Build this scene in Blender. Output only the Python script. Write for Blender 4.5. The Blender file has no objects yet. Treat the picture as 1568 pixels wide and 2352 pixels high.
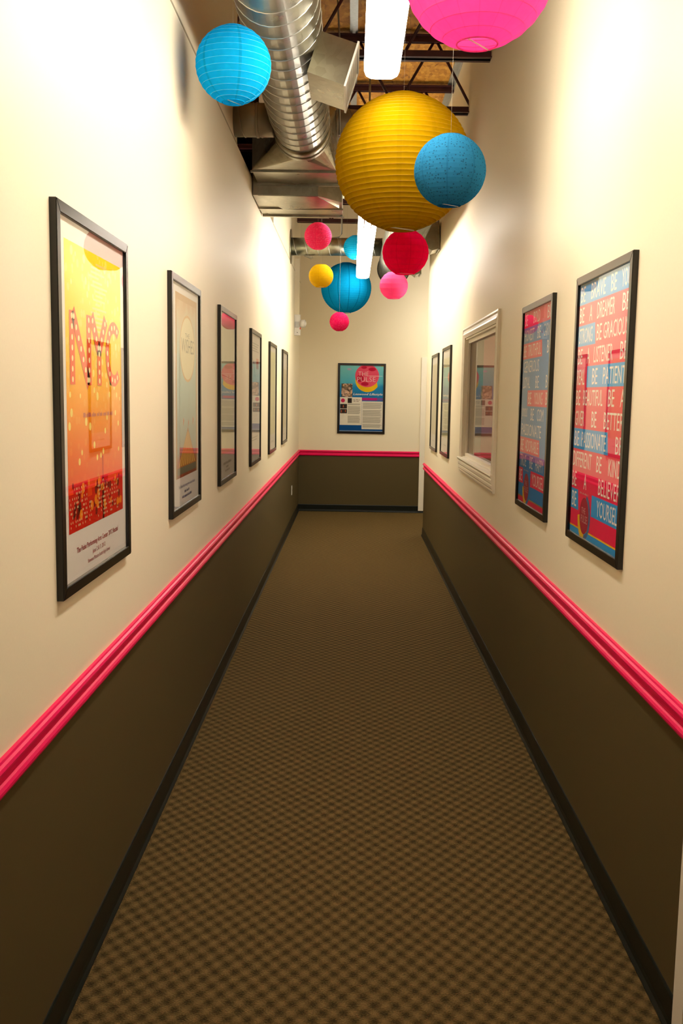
import bpy, bmesh, math, random
from mathutils import Vector, Matrix
random.seed(7)
S = bpy.context.scene
COL = S.collection
PI = math.pi

# ------------------------------------------------------------------ camera
cam = bpy.data.cameras.new('camera'); camo = bpy.data.objects.new('camera', cam); COL.objects.link(camo)
cam.sensor_fit = 'VERTICAL'; cam.sensor_height = 36.0; cam.sensor_width = 24.0
cam.lens = 36.0 * 2196.3 / 2352.0
cam.clip_start = 0.05; cam.clip_end = 100
_p, _y, _r = .1222, -.0086, -.0161
_f = Vector((math.sin(_y)*math.cos(_p), math.cos(_y)*math.cos(_p), -math.sin(_p)))
_x = Vector((math.cos(_y), -math.sin(_y), 0)); _d = _f.cross(_x)
_X = _x*math.cos(_r) + _d*math.sin(_r); _D = _d*math.cos(_r) - _x*math.sin(_r)
m = Matrix.Identity(4)
for i in range(3):
    m[i][0], m[i][1], m[i][2] = _X[i], -_D[i], -_f[i]
m[0][3], m[1][3], m[2][3] = 0, 0, 1.664
camo.matrix_world = m
S.camera = camo

# ------------------------------------------------------------------ world, exposure
w = bpy.data.worlds.new('world'); S.world = w; w.use_nodes = True
w.node_tree.nodes['Background'].inputs[0].default_value = (1, .9, .75, 1)
w.node_tree.nodes['Background'].inputs[1].default_value = 0.02
S.view_settings.view_transform = 'Standard'; S.view_settings.look = 'None'
S.view_settings.gamma = 1; S.view_settings.use_curve_mapping = False
S.view_settings.exposure = 0.0
LAMP = 37.0                      # radiance of the fluorescent lenses
LAMP_COL = (1.0, .92, .79)

# ------------------------------------------------------------------ materials
def lin(c):
    return tuple(((v/12.92) if v <= .04045 else ((v+.055)/1.055)**2.4) for v in c)
def hx(h):
    return lin(tuple(int(h[i:i+2], 16)/255 for i in (0, 2, 4)))
MATS = {}
def newmat(name):
    m = bpy.data.materials.new(name); m.use_nodes = True; MATS[name] = m
    nt = m.node_tree; b = nt.nodes['Principled BSDF']
    return m, nt, b
def N(nt, t, **kw):
    n = nt.nodes.new(t)
    for k, v in kw.items(): setattr(n, k, v)
    return n
def ramp(nt, stops):
    n = N(nt, 'ShaderNodeValToRGB'); e = n.color_ramp.elements
    while len(e) < len(stops): e.new(.5)
    for el, (p, c) in zip(e, stops): el.position = p; el.color = (*c, 1)
    return n
def mathn(nt, op, a, b=None):
    n = N(nt, 'ShaderNodeMath', operation=op)
    for i, v in enumerate((a, b)):
        if v is None: continue
        if isinstance(v, (int, float)): n.inputs[i].default_value = v
        else: nt.links.new(v, n.inputs[i])
    return n.outputs[0]
def plain(name, col, rough=.5, metal=0, noise=.06, scale=30, bump=0, spec=.5):
    if name in MATS: return MATS[name]
    m, nt, b = newmat(name)
    tc = N(nt, 'ShaderNodeTexCoord'); no = N(nt, 'ShaderNodeTexNoise'); no.inputs['Scale'].default_value = scale; no.inputs['Detail'].default_value = 3
    nt.links.new(tc.outputs['Object'], no.inputs['Vector'])
    r = ramp(nt, [(.25, tuple(max(0, c*(1-noise)) for c in col)), (.75, tuple(min(1, c*(1+noise)) for c in col))])
    nt.links.new(no.outputs['Fac'], r.inputs[0]); nt.links.new(r.outputs[0], b.inputs['Base Color'])
    b.inputs['Roughness'].default_value = rough; b.inputs['Metallic'].default_value = metal
    b.inputs['Specular IOR Level'].default_value = spec
    if bump:
        bp = N(nt, 'ShaderNodeBump'); bp.inputs['Strength'].default_value = bump; bp.inputs['Distance'].default_value = .002
        nt.links.new(no.outputs['Fac'], bp.inputs['Height']); nt.links.new(bp.outputs[0], b.inputs['Normal'])
    return m
CREAM = plain('cream_paint', (.86, .78, .585), .5, noise=.012, scale=120, bump=.05, spec=.3)
BROWN = plain('brown_paint', (.092, .068, .026), .45, noise=.03, scale=120, bump=.05, spec=.3)
PINK = plain('pink_trim_paint', (.84, .003, .105), .38, noise=.02, spec=.22)
BLACKV = plain('black_vinyl', (.008, .010, .007), .40, noise=.1, spec=.25)
FRAMEM = plain('black_frame', (.006, .005, .004), .24, noise=.1, spec=.5)
WHITEW = plain('white_woodwork', (.88, .82, .68), .35, noise=.01)
PAPER = plain('white_paper', (.80, .75, .70), .6, noise=.01, spec=.08)
MAROON = plain('maroon_steel', (.060, .012, .014), .45, noise=.3, scale=15)
STRING = plain('white_string', (.45, .40, .32), .6)
GREYM = plain('grey_track', (.42, .43, .40), .4, metal=.6, noise=.1)
WHITEM = plain('white_enamel', (.75, .73, .68), .35, noise=.01)
DARKROOM = plain('dark_drywall', (.10, .07, .045), .7, noise=.15, scale=4)
ROSE = plain('rose_paint', (.55, .26, .18), .6, noise=.03, scale=3)
BLACKR = plain('black_rubber', (.008, .008, .008), .5)

def galvanised():
    m, nt, b = newmat('galvanised_steel')
    tc = N(nt, 'ShaderNodeTexCoord'); v = N(nt, 'ShaderNodeTexVoronoi'); v.inputs['Scale'].default_value = 28
    no = N(nt, 'ShaderNodeTexNoise'); no.inputs['Scale'].default_value = 5; no.inputs['Detail'].default_value = 5
    nt.links.new(tc.outputs['Object'], v.inputs['Vector']); nt.links.new(tc.outputs['Object'], no.inputs['Vector'])
    mx = N(nt, 'ShaderNodeMix', data_type='FLOAT'); mx.inputs[0].default_value = .7
    nt.links.new(v.outputs['Color'], mx.inputs[2]); nt.links.new(no.outputs['Fac'], mx.inputs[3])
    r = ramp(nt, [(.2, (.22, .205, .145)), (.8, (.38, .36, .27))]); nt.links.new(mx.outputs[0], r.inputs[0])
    nt.links.new(r.outputs[0], b.inputs['Base Color']); b.inputs['Metallic'].default_value = .95
    r2 = ramp(nt, [(.2, (.24,)*3), (.8, (.38,)*3)]); nt.links.new(no.outputs['Fac'], r2.inputs[0]); nt.links.new(r2.outputs[0], b.inputs['Roughness'])
    return m
GALV = galvanised()
DULL = plain('dull_grey_duct', (.15, .145, .115), .6, metal=.3, noise=.2, scale=12, spec=.3)

def osb():
    m, nt, b = newmat('strand_board')
    tc = N(nt, 'ShaderNodeTexCoord'); v = N(nt, 'ShaderNodeTexVoronoi'); v.inputs['Scale'].default_value = 22
    mp = N(nt, 'ShaderNodeMapping'); mp.inputs['Scale'].default_value = (1.6, .7, 1)
    no = N(nt, 'ShaderNodeTexNoise'); no.inputs['Scale'].default_value = 9; no.inputs['Detail'].default_value = 6
    nt.links.new(tc.outputs['Object'], mp.inputs[0]); nt.links.new(mp.outputs[0], v.inputs['Vector']); nt.links.new(tc.outputs['Object'], no.inputs['Vector'])
    mx = N(nt, 'ShaderNodeMix', data_type='FLOAT'); mx.inputs[0].default_value = .55
    nt.links.new(v.outputs['Color'], mx.inputs[2]); nt.links.new(no.outputs['Fac'], mx.inputs[3])
    r = ramp(nt, [(.25, (.30, .11, .008)), (.5, (.54, .24, .022)), (.8, (.74, .40, .06))]); nt.links.new(mx.outputs[0], r.inputs[0])
    nt.links.new(r.outputs[0], b.inputs['Base Color']); b.inputs['Roughness'].default_value = .75
    return m
OSB = osb()

def carpet():
    m, nt, b = newmat('woven_carpet')
    tc = N(nt, 'ShaderNodeTexCoord'); sp = N(nt, 'ShaderNodeSeparateXYZ')
    wn = N(nt, 'ShaderNodeTexNoise'); wn.inputs['Scale'].default_value = 7; wn.inputs['Detail'].default_value = 2
    nt.links.new(tc.outputs['Object'], wn.inputs['Vector'])
    vm = N(nt, 'ShaderNodeVectorMath', operation='MULTIPLY_ADD'); vm.inputs[1].default_value = (.018, .018, 0)
    nt.links.new(wn.outputs['Color'], vm.inputs[0]); nt.links.new(tc.outputs['Object'], vm.inputs[2]); nt.links.new(vm.outputs[0], sp.inputs[0])
    a = mathn(nt, 'MULTIPLY', sp.outputs[0], 2*PI/.057); c = mathn(nt, 'MULTIPLY', sp.outputs[1], 2*PI/.070)
    s1 = mathn(nt, 'SINE', mathn(nt, 'ADD', a, c)); s2 = mathn(nt, 'SINE', mathn(nt, 'SUBTRACT', a, c))
    su = mathn(nt, 'MULTIPLY_ADD', mathn(nt, 'ADD', s1, s2), .25); nt.nodes[-1].inputs[2].default_value = .5
    fine = N(nt, 'ShaderNodeTexNoise'); fine.inputs['Scale'].default_value = 190; fine.inputs['Detail'].default_value = 3
    nt.links.new(tc.outputs['Object'], fine.inputs['Vector'])
    hgt = mathn(nt, 'ADD', su, mathn(nt, 'MULTIPLY', mathn(nt, 'SUBTRACT', fine.outputs['Fac'], .5), 1.3))
    r = ramp(nt, [(.0, (.033, .021, .007)), (.45, (.093, .058, .019)), (1.0, (.172, .106, .037))]); nt.links.new(hgt, r.inputs[0])
    nt.links.new(r.outputs[0], b.inputs['Base Color']); b.inputs['Roughness'].default_value = .95
    b.inputs['Specular IOR Level'].default_value = .1
    b.inputs['Sheen Weight'].default_value = .35; b.inputs['Sheen Roughness'].default_value = .45; b.inputs['Sheen Tint'].default_value = (.42, .31, .11, 1)
    bp = N(nt, 'ShaderNodeBump'); bp.inputs['Strength'].default_value = .9; bp.inputs['Distance'].default_value = .006
    nt.links.new(hgt, bp.inputs['Height']); nt.links.new(bp.outputs[0], b.inputs['Normal'])
    return m
CARPET = carpet()

def glass_front():
    m = bpy.data.materials.new('picture_glass'); m.use_nodes = True; nt = m.node_tree; nt.nodes.clear()
    out = N(nt, 'ShaderNodeOutputMaterial'); tr = N(nt, 'ShaderNodeBsdfTransparent'); gl = N(nt, 'ShaderNodeBsdfGlossy'); gl.inputs['Roughness'].default_value = .015
    tr.inputs[0].default_value = (.97, .975, .965, 1)
    tc = N(nt, 'ShaderNodeTexCoord'); no = N(nt, 'ShaderNodeTexNoise'); no.inputs['Scale'].default_value = 2.2; no.inputs['Detail'].default_value = 0
    nt.links.new(tc.outputs['Object'], no.inputs['Vector'])
    bp = N(nt, 'ShaderNodeBump'); bp.inputs['Strength'].default_value = .05; bp.inputs['Distance'].default_value = .002
    nt.links.new(no.outputs['Fac'], bp.inputs['Height']); nt.links.new(bp.outputs[0], gl.inputs['Normal'])
    ge = N(nt, 'ShaderNodeNewGeometry'); dt = N(nt, 'ShaderNodeVectorMath', operation='DOT_PRODUCT')
    nt.links.new(ge.outputs['Incoming'], dt.inputs[0]); nt.links.new(ge.outputs['Normal'], dt.inputs[1])
    c1 = mathn(nt, 'SUBTRACT', 1.0, mathn(nt, 'ABSOLUTE', dt.outputs['Value']))
    F = mathn(nt, 'MULTIPLY_ADD', mathn(nt, 'POWER', c1, 5.0), .96); nt.nodes[-1].inputs[2].default_value = .04   # Schlick, the same from both sides
    f2 = mathn(nt, 'MINIMUM', mathn(nt, 'MULTIPLY', F, 1.05), 1.0)
    mx = N(nt, 'ShaderNodeMixShader'); nt.links.new(f2, mx.inputs[0]); nt.links.new(tr.outputs[0], mx.inputs[1]); nt.links.new(gl.outputs[0], mx.inputs[2])
    nt.links.new(mx.outputs[0], out.inputs[0])
    b = bpy.data.materials.new('glass_body'); b.use_nodes = True; nt = b.node_tree; nt.nodes.clear()
    out = N(nt, 'ShaderNodeOutputMaterial'); tr = N(nt, 'ShaderNodeBsdfTransparent'); nt.links.new(tr.outputs[0], out.inputs[0])
    return m, b
GLASS, GLASSB = glass_front()

def lens_mat():
    m = bpy.data.materials.new('lit_lens'); m.use_nodes = True; nt = m.node_tree; nt.nodes.clear()
    out = N(nt, 'ShaderNodeOutputMaterial'); e = N(nt, 'ShaderNodeEmission'); e.inputs[0].default_value = (*LAMP_COL, 1); e.inputs[1].default_value = LAMP
    nt.links.new(e.outputs[0], out.inputs[0]); return m
LENS = lens_mat()

def paper_mat(name, col, gores=8, seam=.06, trans=.45, speck=None, dark=.8):
    m = bpy.data.materials.new(name); m.use_nodes = True; nt = m.node_tree; nt.nodes.clear()
    out = N(nt, 'ShaderNodeOutputMaterial'); df = N(nt, 'ShaderNodeBsdfDiffuse'); tr = N(nt, 'ShaderNodeBsdfTranslucent'); mx = N(nt, 'ShaderNodeMixShader')
    mx.inputs[0].default_value = trans
    tc = N(nt, 'ShaderNodeTexCoord'); sp = N(nt, 'ShaderNodeSeparateXYZ'); nt.links.new(tc.outputs['Object'], sp.inputs[0])
    a = mathn(nt, 'ARCTAN2', sp.outputs[1], sp.outputs[0])
    fr = mathn(nt, 'FRACT', mathn(nt, 'ADD', mathn(nt, 'MULTIPLY', a, gores/(2*PI)), 10.25))
    st = mathn(nt, 'LESS_THAN', fr, seam*gores/8)
    no = N(nt, 'ShaderNodeTexNoise'); no.inputs['Scale'].default_value = 40; no.inputs['Detail'].default_value = 4; nt.links.new(tc.outputs['Object'], no.inputs['Vector'])
    r = ramp(nt, [(.3, tuple(c*.92 for c in col)), (.7, col)]); nt.links.new(no.outputs['Fac'], r.inputs[0])
    last = r.outputs[0]
    if speck:
        v = N(nt, 'ShaderNodeTexVoronoi'); v.inputs['Scale'].default_value = 85; v.inputs['Randomness'].default_value = .6; nt.links.new(tc.outputs['Object'], v.inputs['Vector'])
        lt = mathn(nt, 'LESS_THAN', v.outputs['Distance'], .27)
        g = N(nt, 'ShaderNodeMix', data_type='RGBA'); nt.links.new(mathn(nt, 'MULTIPLY', lt, .55), g.inputs[0]); nt.links.new(last, g.inputs[6]); g.inputs[7].default_value = (*speck, 1); last = g.outputs[2]
    k = N(nt, 'ShaderNodeMix', data_type='RGBA'); nt.links.new(st, k.inputs[0]); nt.links.new(last, k.inputs[6]); k.inputs[7].default_value = (*tuple(c*dark for c in col), 1)
    nt.links.new(k.outputs[2], df.inputs[0]); nt.links.new(k.outputs[2], tr.inputs[0])
    nt.links.new(df.outputs[0], mx.inputs[1]); nt.links.new(tr.outputs[0], mx.inputs[2]); nt.links.new(mx.outputs[0], out.inputs[0])
    return m

# ------------------------------------------------------------------ mesh helpers
def box(bm, a, b, mi=0):
    (x0, y0, z0), (x1, y1, z1) = a, b
    v = [bm.verts.new(p) for p in ((x0,y0,z0),(x1,y0,z0),(x1,y1,z0),(x0,y1,z0),(x0,y0,z1),(x1,y0,z1),(x1,y1,z1),(x0,y1,z1))]
    for f in ((0,3,2,1),(4,5,6,7),(0,1,5,4),(1,2,6,5),(2,3,7,6),(3,0,4,7)):
        bm.faces.new([v[i] for i in f]).material_index = mi
def hexa(bm, lo, hi, mi=0):          # two quads of four points each, joined
    a = [bm.verts.new(p) for p in lo]; b = [bm.verts.new(p) for p in hi]; n = len(a)
    fs = [bm.faces.new(list(reversed(a))), bm.faces.new(b)]
    for i in range(n): fs.append(bm.faces.new((a[i], a[(i+1) % n], b[(i+1) % n], b[i])))
    for f in fs: f.material_index = mi
def tube(bm, p0, p1, r, n=16, cap=True, r1=None):
    p0, p1 = Vector(p0), Vector(p1); d = (p1-p0).normalized()
    u = d.orthogonal().normalized(); v = d.cross(u); r1 = r if r1 is None else r1
    A = [bm.verts.new(p0+(u*math.cos(t)+v*math.sin(t))*r) for t in [2*PI*i/n for i in range(n)]]
    B = [bm.verts.new(p1+(u*math.cos(t)+v*math.sin(t))*r1) for t in [2*PI*i/n for i in range(n)]]
    for i in range(n): bm.faces.new((A[i], A[(i+1) % n], B[(i+1) % n], B[i])).smooth = True
    if cap: bm.faces.new(list(reversed(A))); bm.faces.new(B)
def path_tube(bm, pts, r, n=6):
    rings = []
    for i, p in enumerate(pts):
        d = (Vector(pts[min(i+1, len(pts)-1)])-Vector(pts[max(i-1, 0)])).normalized()
        u = (Vector((0,0,1)) if abs(d.z) < .9 else Vector((1,0,0))).cross(d).normalized(); v = d.cross(u)
        rings.append([bm.verts.new(Vector(p)+(u*math.cos(t)+v*math.sin(t))*r) for t in [2*PI*k/n for k in range(n)]])
    for a, b in zip(rings, rings[1:]):
        for k in range(n): bm.faces.new((a[k], a[(k+1) % n], b[(k+1) % n], b[k])).smooth = True
    bm.faces.new(list(reversed(rings[0]))); bm.faces.new(rings[-1])
def sweep(bm, prof, axis, a, b, org, out):
    # prof: (d, z) pairs, d = distance proud of the wall; axis 'x' or 'y'; org = wall plane coordinate; out = +-1
    def P(t, d, z): return (org+out*d, t, z) if axis == 'y' else (t, org+out*d, z)
    hexa(bm, [P(a, d, z) for d, z in prof], [P(b, d, z) for d, z in prof])
def obj(name, bm, mat=None, parent=None, loc=None, recalc=True):
    if recalc: bmesh.ops.recalc_face_normals(bm, faces=bm.faces)
    me = bpy.data.meshes.new(name); bm.to_mesh(me); bm.free()
    for mm in (mat if isinstance(mat, (list, tuple)) else [mat]):
        if mm: me.materials.append(mm)
    o = bpy.data.objects.new(name, me); COL.objects.link(o)
    if parent: o.parent = parent
    if loc: o.location = loc
    return o
def tag(o, label, cat, group=None):
    o['label'] = label; o['category'] = cat
    if group: o['group'] = group
    return o
def thing(name, label, cat, loc=(0,0,0), rz=0, group=None):
    o = bpy.data.objects.new(name, None); COL.objects.link(o); o.location = loc; o.rotation_euler = (0, 0, rz); o.empty_display_size = .1
    return tag(o, label, cat, group)
def struct(o): o['kind'] = 'structure'; return o
def B(): return bmesh.new()

# ------------------------------------------------------------------ the room
XL, XR, YE, YB, ZD = -.742, .877, 13.6, -2.6, 4.47
YW = 11.36                     # where the right wall ends
RAILZ = .84
bm = B(); box(bm, (-2.2, YB-.1, -.08), (3.6, YE+.1, 0)); struct(obj('floor', bm, CARPET))

def wall_boxes(bm, x0, x1, y0, y1, z0, z1):
    if z0 < RAILZ < z1:
        box(bm, (x0, y0, z0), (x1, y1, RAILZ), 1); box(bm, (x0, y0, RAILZ), (x1, y1, z1), 0)
    else: box(bm, (x0, y0, z0), (x1, y1, z1), 1 if z1 <= RAILZ else 0)
bm = B()
wall_boxes(bm, XL-.14, XL, YB, 6.20, 0, ZD)
wall_boxes(bm, XL-.14, XL, 6.20, 9.0, 0, 3.2)
wall_boxes(bm, XL-.14, XL, 9.0, YE, 0, ZD)
wl = struct(obj('wall_left', bm, [CREAM, BROWN]))
bm = B(); box(bm, (XL-.001, YB, 3.196), (XL+.003, 6.2, 3.204)); box(bm, (XL-.001, 9.0, 3.196), (XL+.003, YE-.001, 3.204))
obj('drywall_seam', bm, plain('seam_filler', (.42, .36, .24), .5), wl)
# right wall with the window hole
WY0, WY1, WZ0, WZ1 = 5.86, 7.52, 1.19, 2.11
bm = B()
wall_boxes(bm, XR, XR+.14, YB, 1.42, 0, ZD)
wall_boxes(bm, XR, XR+.14, 1.42, 2.24, 2.06, ZD)
wall_boxes(bm, XR, XR+.14, 2.24, WY0, 0, ZD)
wall_boxes(bm, XR, XR+.14, WY1, YW, 0, ZD)
wall_boxes(bm, XR, XR+.14, WY0, WY1, 0, WZ0); wall_boxes(bm, XR, XR+.14, WY0, WY1, WZ1, ZD)
struct(obj('wall_right', bm, [CREAM, BROWN]))
bm = B(); wall_boxes(bm, -2.2, 3.5, YE, YE+.12, 0, ZD); struct(obj('wall_end', bm, [CREAM, BROWN]))
bm = B(); wall_boxes(bm, -2.2, 3.5, YB-.12, YB, 0, ZD); struct(obj('wall_back', bm, [CREAM, BROWN]))
# beyond: plenum space left of the corridor, side room behind the window, passage to the right
bm = B(); box(bm, (-2.2, YB, 0), (-2.1, YE, ZD)); box(bm, (-2.1, 5.4, 2.9), (XL-.15, 9.8, 2.96)); struct(obj('wall_plenum', bm, DARKROOM))
bm = B(); box(bm, (3.4, YB, 0), (3.5, YE, ZD)); wall_boxes(bm, XR+.14, 3.4, YW-.14, YW, 0, ZD); struct(obj('wall_passage', bm, [CREAM, BROWN]))
bm = B(); box(bm, (3.3, 2.6, 0), (3.39, YW-.15, 3.0)); box(bm, (XR+.15, YW-.22, 0), (3.3, YW-.15, 3.0)); box(bm, (XR+.15, 2.6, 0), (3.3, 2.68, 3.0)); box(bm, (XR+.15, 2.6, 3.0), (3.39, YW-.15, 3.06))
struct(obj('wall_sideroom', bm, ROSE))

# ceiling deck with panels and metal tracks
bm = B(); box(bm, (-2.2, YB-.1, ZD+.025), (3.5, YE+.1, ZD+.12)); ce = struct(obj('ceiling', bm, DARKROOM))
pan = None
for iy in range(14):
    for ix in range(2):
        x0 = -1.24 + ix*1.215; y0 = YB + .2 + iy*1.15
        if pan is None:
            bm = B(); box(bm, (0, 0, 0), (1.2, 1.135, .022)); pan = obj('deck_panel', bm, OSB, ce, (x0, y0, ZD+.002)); o = pan
        else:
            o = pan.copy(); COL.objects.link(o); o.parent = ce; o.location = (x0, y0, ZD+.002)
for x in (-.03,):
    bm = B(); box(bm, (x-.03, 2, ZD-.022), (x+.03, YE, ZD+.002)); box(bm, (x-.012, 2, ZD-.034), (x+.012, YE, ZD-.022)); obj('deck_track', bm, GREYM, ce)
bm = B(); box(bm, (XR-.055, 2, ZD-.016), (XR-.001, YE, ZD+.002)); box(bm, (XR-.008, 2, ZD-.06), (XR-.001, YE, ZD-.016)); obj('deck_track', bm, GREYM, ce)

# baseboards, chair rails
bprof = [(0, 0), (.016, 0), (.017, .006), (.009, .016), (.006, .03), (.006, .094), (.003, .1), (0, .1)]
rprof = [(0, .797), (.010, .797), (.015, .801), (.018, .808), (.018, .815), (.014, .822), (.009, .826), (.008, .830), (.008, .849), (.015, .850), (.020, .854), (.021, .860), (.018, .867), (.012, .871), (.010, .876), (0, .876)]
def run(name, prof, mat, segs):
    bm = B()
    for axis, a, b, org, out in segs: sweep(bm, prof, axis, a, b, org, out)
    return struct(obj(name, bm, mat))
run('baseboard_left', bprof, BLACKV, [('y', YB, YE, XL, 1)])
run('baseboard_right', bprof, BLACKV, [('y', 2.31, YW, XR, -1), ('y', YB, 1.35, XR, -1), ('x', XR, XR+.14, YW, 1)])
run('baseboard_end', bprof, BLACKV, [('x', XL, 3.3, YE, -1)])
run('trim_1', rprof, PINK, [('y', YB, YE, XL, 1)])
run('trim_2', rprof, PINK, [('y', 2.31, YW-.02, XR, -1), ('y', YB, 1.35, XR, -1)])
run('trim_3', rprof, PINK, [('x', XL, .975, YE, -1)])

# door in the end wall: casing edge and leaf
d1 = struct(bpy.data.objects.new('door_1', None)); COL.objects.link(d1); d1.location = (1.4, YE, 0)
bm = B(); box(bm, (-.425, -.022, .032), (-.355, 0, 2.13)); box(bm, (.5, -.022, .032), (.57, 0, 2.13)); box(bm, (-.425, -.022, 2.13), (.57, -.0005, 2.2)); obj('door_casing', bm, WHITEW, d1)
bm = B(); box(bm, (-.355, -.008, .034), (.5, .01, 2.13))
for z0, z1 in ((.25, .95), (1.1, 1.95)):
    for x0 in (-.27, .13): box(bm, (x0, -.013, z0), (x0+.29, -.007, z1))
obj('door_leaf', bm, WHITEW, d1)
bm = B(); tube(bm, (-.29, -.01, 1.0), (-.29, -.05, 1.0), .012, 12); tube(bm, (-.29, -.05, 1.0), (-.29, -.085, 1.0), .028, 16, r1=.024); obj('door_knob', bm, GREYM, d1)
# door in the right wall next to the camera
d2 = struct(bpy.data.objects.new('door_2', None)); COL.objects.link(d2); d2.location = (XR, 1.83, 0)
bm = B(); box(bm, (-.02, .41, 0), (0, .48, 2.13)); box(bm, (-.02, -.48, 0), (0, -.41, 2.13)); box(bm, (-.02, -.41, 2.06), (0, .41, 2.13)); obj('door_casing', bm, WHITEW, d2)
bm = B(); box(bm, (.03, -.41, .008), (.07, .41, 2.06)); obj('door_leaf', bm, WHITEW, d2)
bm = B(); tube(bm, (.03, -.34, 1.0), (-.02, -.34, 1.0), .012, 12); tube(bm, (-.02, -.34, 1.0), (-.05, -.34, 1.0), .028, 16, r1=.024); obj('door_knob', bm, GREYM, d2)

# window in the right wall: moulded casing, jambs, stop, pane
w1 = struct(bpy.data.objects.new('window_1', None)); COL.objects.link(w1); w1.location = (XR, (WY0+WY1)/2, WZ0)
HW = (WY1-WY0)/2; HH = WZ1-WZ0; CW = .075
cprof = [(0, 0), (0, .016), (.012, .019), (.022, .012), (.040, .016), (.052, .021), (.064, .015), (.075, .010), (.075, 0)]   # (across from outside in, proud)
def casing(name, side):
    bm = B(); rings = []
    for s in (0, 1):
        ring = []
        for a, pr in cprof:
            i = CW - a                      # distance outside the hole
            y, z = HW+i, HH+i; yn, zn = -HW-i, -i
            if side == 'top': q = (yn, z) if s == 0 else (y, z)
            elif side == 'bottom': q = (yn, zn) if s == 0 else (y, zn)
            elif side == 'near': q = (yn, .004) if s == 0 else (yn, z)
            else: q = (y, .004) if s == 0 else (y, z)
            ring.append((-pr, q[0], q[1]))
        rings.append(ring)
    hexa(bm, *rings); obj(name, bm, WHITEW, w1)
for sd in ('top', 'near', 'far'): casing('window_casing', sd)
bm = B(); sp_ = [(0, .004), (.030, .004), (.034, -.004), (.030, -.014), (.022, -.020), (.027, -.030), (.027, -.046), (.018, -.056), (.022, -.064), (.022, -.078), (.013, -.088), (.015, -.098), (.012, -.110), (0, -.110)]
hexa(bm, [(-d, -HW-.078, z) for d, z in sp_], [(-d, HW+.088, z) for d, z in sp_]); obj('window_sill', bm, WHITEW, w1)
for a, b_ in (((.0, -HW, HH-.012), (.14, HW, HH)), ((.0, -HW, 0), (.14, HW, .012)), ((0, -HW, .012), (.14, -HW+.012, HH-.012)), ((0, HW-.012, .012), (.14, HW, HH-.012))):
    bm = B(); box(bm, a, b_); obj('window_jamb', bm, WHITEW, w1)
for a, b_ in (((.02, -HW+.012, HH-.04), (.036, HW-.012, HH-.012)), ((.02, -HW+.012, .012), (.036, HW-.012, .036)), ((.02, -HW+.012, .036), (.036, -HW+.03, HH-.04)), ((.02, HW-.03, .036), (.036, HW-.012, HH-.04))):
    bm = B(); box(bm, a, b_); obj('glass_stop', bm, WHITEW, w1)
def pane(name, a, b_, axis, parent):
    bm = B(); box(bm, a, b_)
    for f in bm.faces:
        f.material_index = 0 if f.normal.length == 0 else 1
    bm.normal_update()
    for f in bm.faces: f.material_index = 0 if f.normal.dot(Vector(axis)) > .9 else 1
    return obj(name, bm, [GLASS, GLASSB], parent)
pane('window_pane', (.037, -HW+.012, .012), (.042, HW-.012, HH-.012), (-1, 0, 0), w1)

# ------------------------------------------------------------------ roof joists
def joist(y, label):
    t = thing('roof_joist', label, 'joist', (0, y, ZD-.005), 0, 'open-web roof joists')
    zt, zb = -.075, -.6
    def chord(name, z, sgn):
        bm = B()
        for s in (-1, 1):
            box(bm, (-1.6, s*.012 if s > 0 else -.052, z+.042 if sgn > 0 else z), (1.3, .052 if s > 0 else -.012, z+.05 if sgn > 0 else z+.008))
            box(bm, (-1.6, .012 if s > 0 else -.02, z), (1.3, .02 if s > 0 else -.012, z+.05))
        obj(name, bm, MAROON, t)
    chord('top_chord', zt, 1); chord('bottom_chord', zb, -1)
    x = -.905; a = True; n = 0; bar = None
    while x < 1.1:
        p0 = (x, 0, zb+.03 if a else zt+.03); p1 = (x+.302, 0, zt+.03 if a else zb+.03)
        bm = B(); tube(bm, p0, p1, .011, 8); obj('web_bar', bm, MAROON, t)
        x += .302; a = not a
    return t
names = ['seventh', 'sixth', 'fifth', 'fourth', 'third', 'second', 'first']
for k in range(7):
    joist(5.40 + 1.22*k, 'dark maroon open-web steel roof joist, %s from the end wall' % names[k])

# ------------------------------------------------------------------ ducts
def helix(bm, p0, p1, r, pitch, rw=.0035, n=28, seg=5):
    p0, p1 = Vector(p0), Vector(p1); L = (p1-p0).length; d = (p1-p0)/L
    u = d.orthogonal().normalized(); v = d.cross(u); K = int(L/pitch*n)
    path_tube(bm, [p0+d*(L*i/K)+(u*math.cos(2*PI*i/n)+v*math.sin(2*PI*i/n))*(r+.0005) for i in range(K+1)], rw, seg)
SEAMM = plain('seam_steel', (.50, .50, .46), .35, metal=.9)
def spiral_duct(name, label, p0, p1, r, pitch=.136, mat=None, group=None, cat='duct', n=40):
    p0, p1 = Vector(p0), Vector(p1)
    t = thing(name, label, cat, p0, 0, group)
    bm = B(); tube(bm, (0, 0, 0), p1-p0, r, n); obj('duct_shell', bm, mat or GALV, t)
    bm = B(); helix(bm, (0, 0, 0), p1-p0, r, pitch); obj('spiral_seam', bm, mat or SEAMM, t)
    return t
DX, DZ, DR = -.344, 3.335, .18
dA = spiral_duct('spiral_duct', 'large galvanised spiral duct running overhead along the left wall', (DX, -1.5, DZ), (DX, 6.33, DZ), DR)
bm = B(); tube(bm, (0, 7.66, 0), (0, 7.84, 0), DR+.004, 40); obj('duct_collar', bm, GALV, dA)
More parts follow.
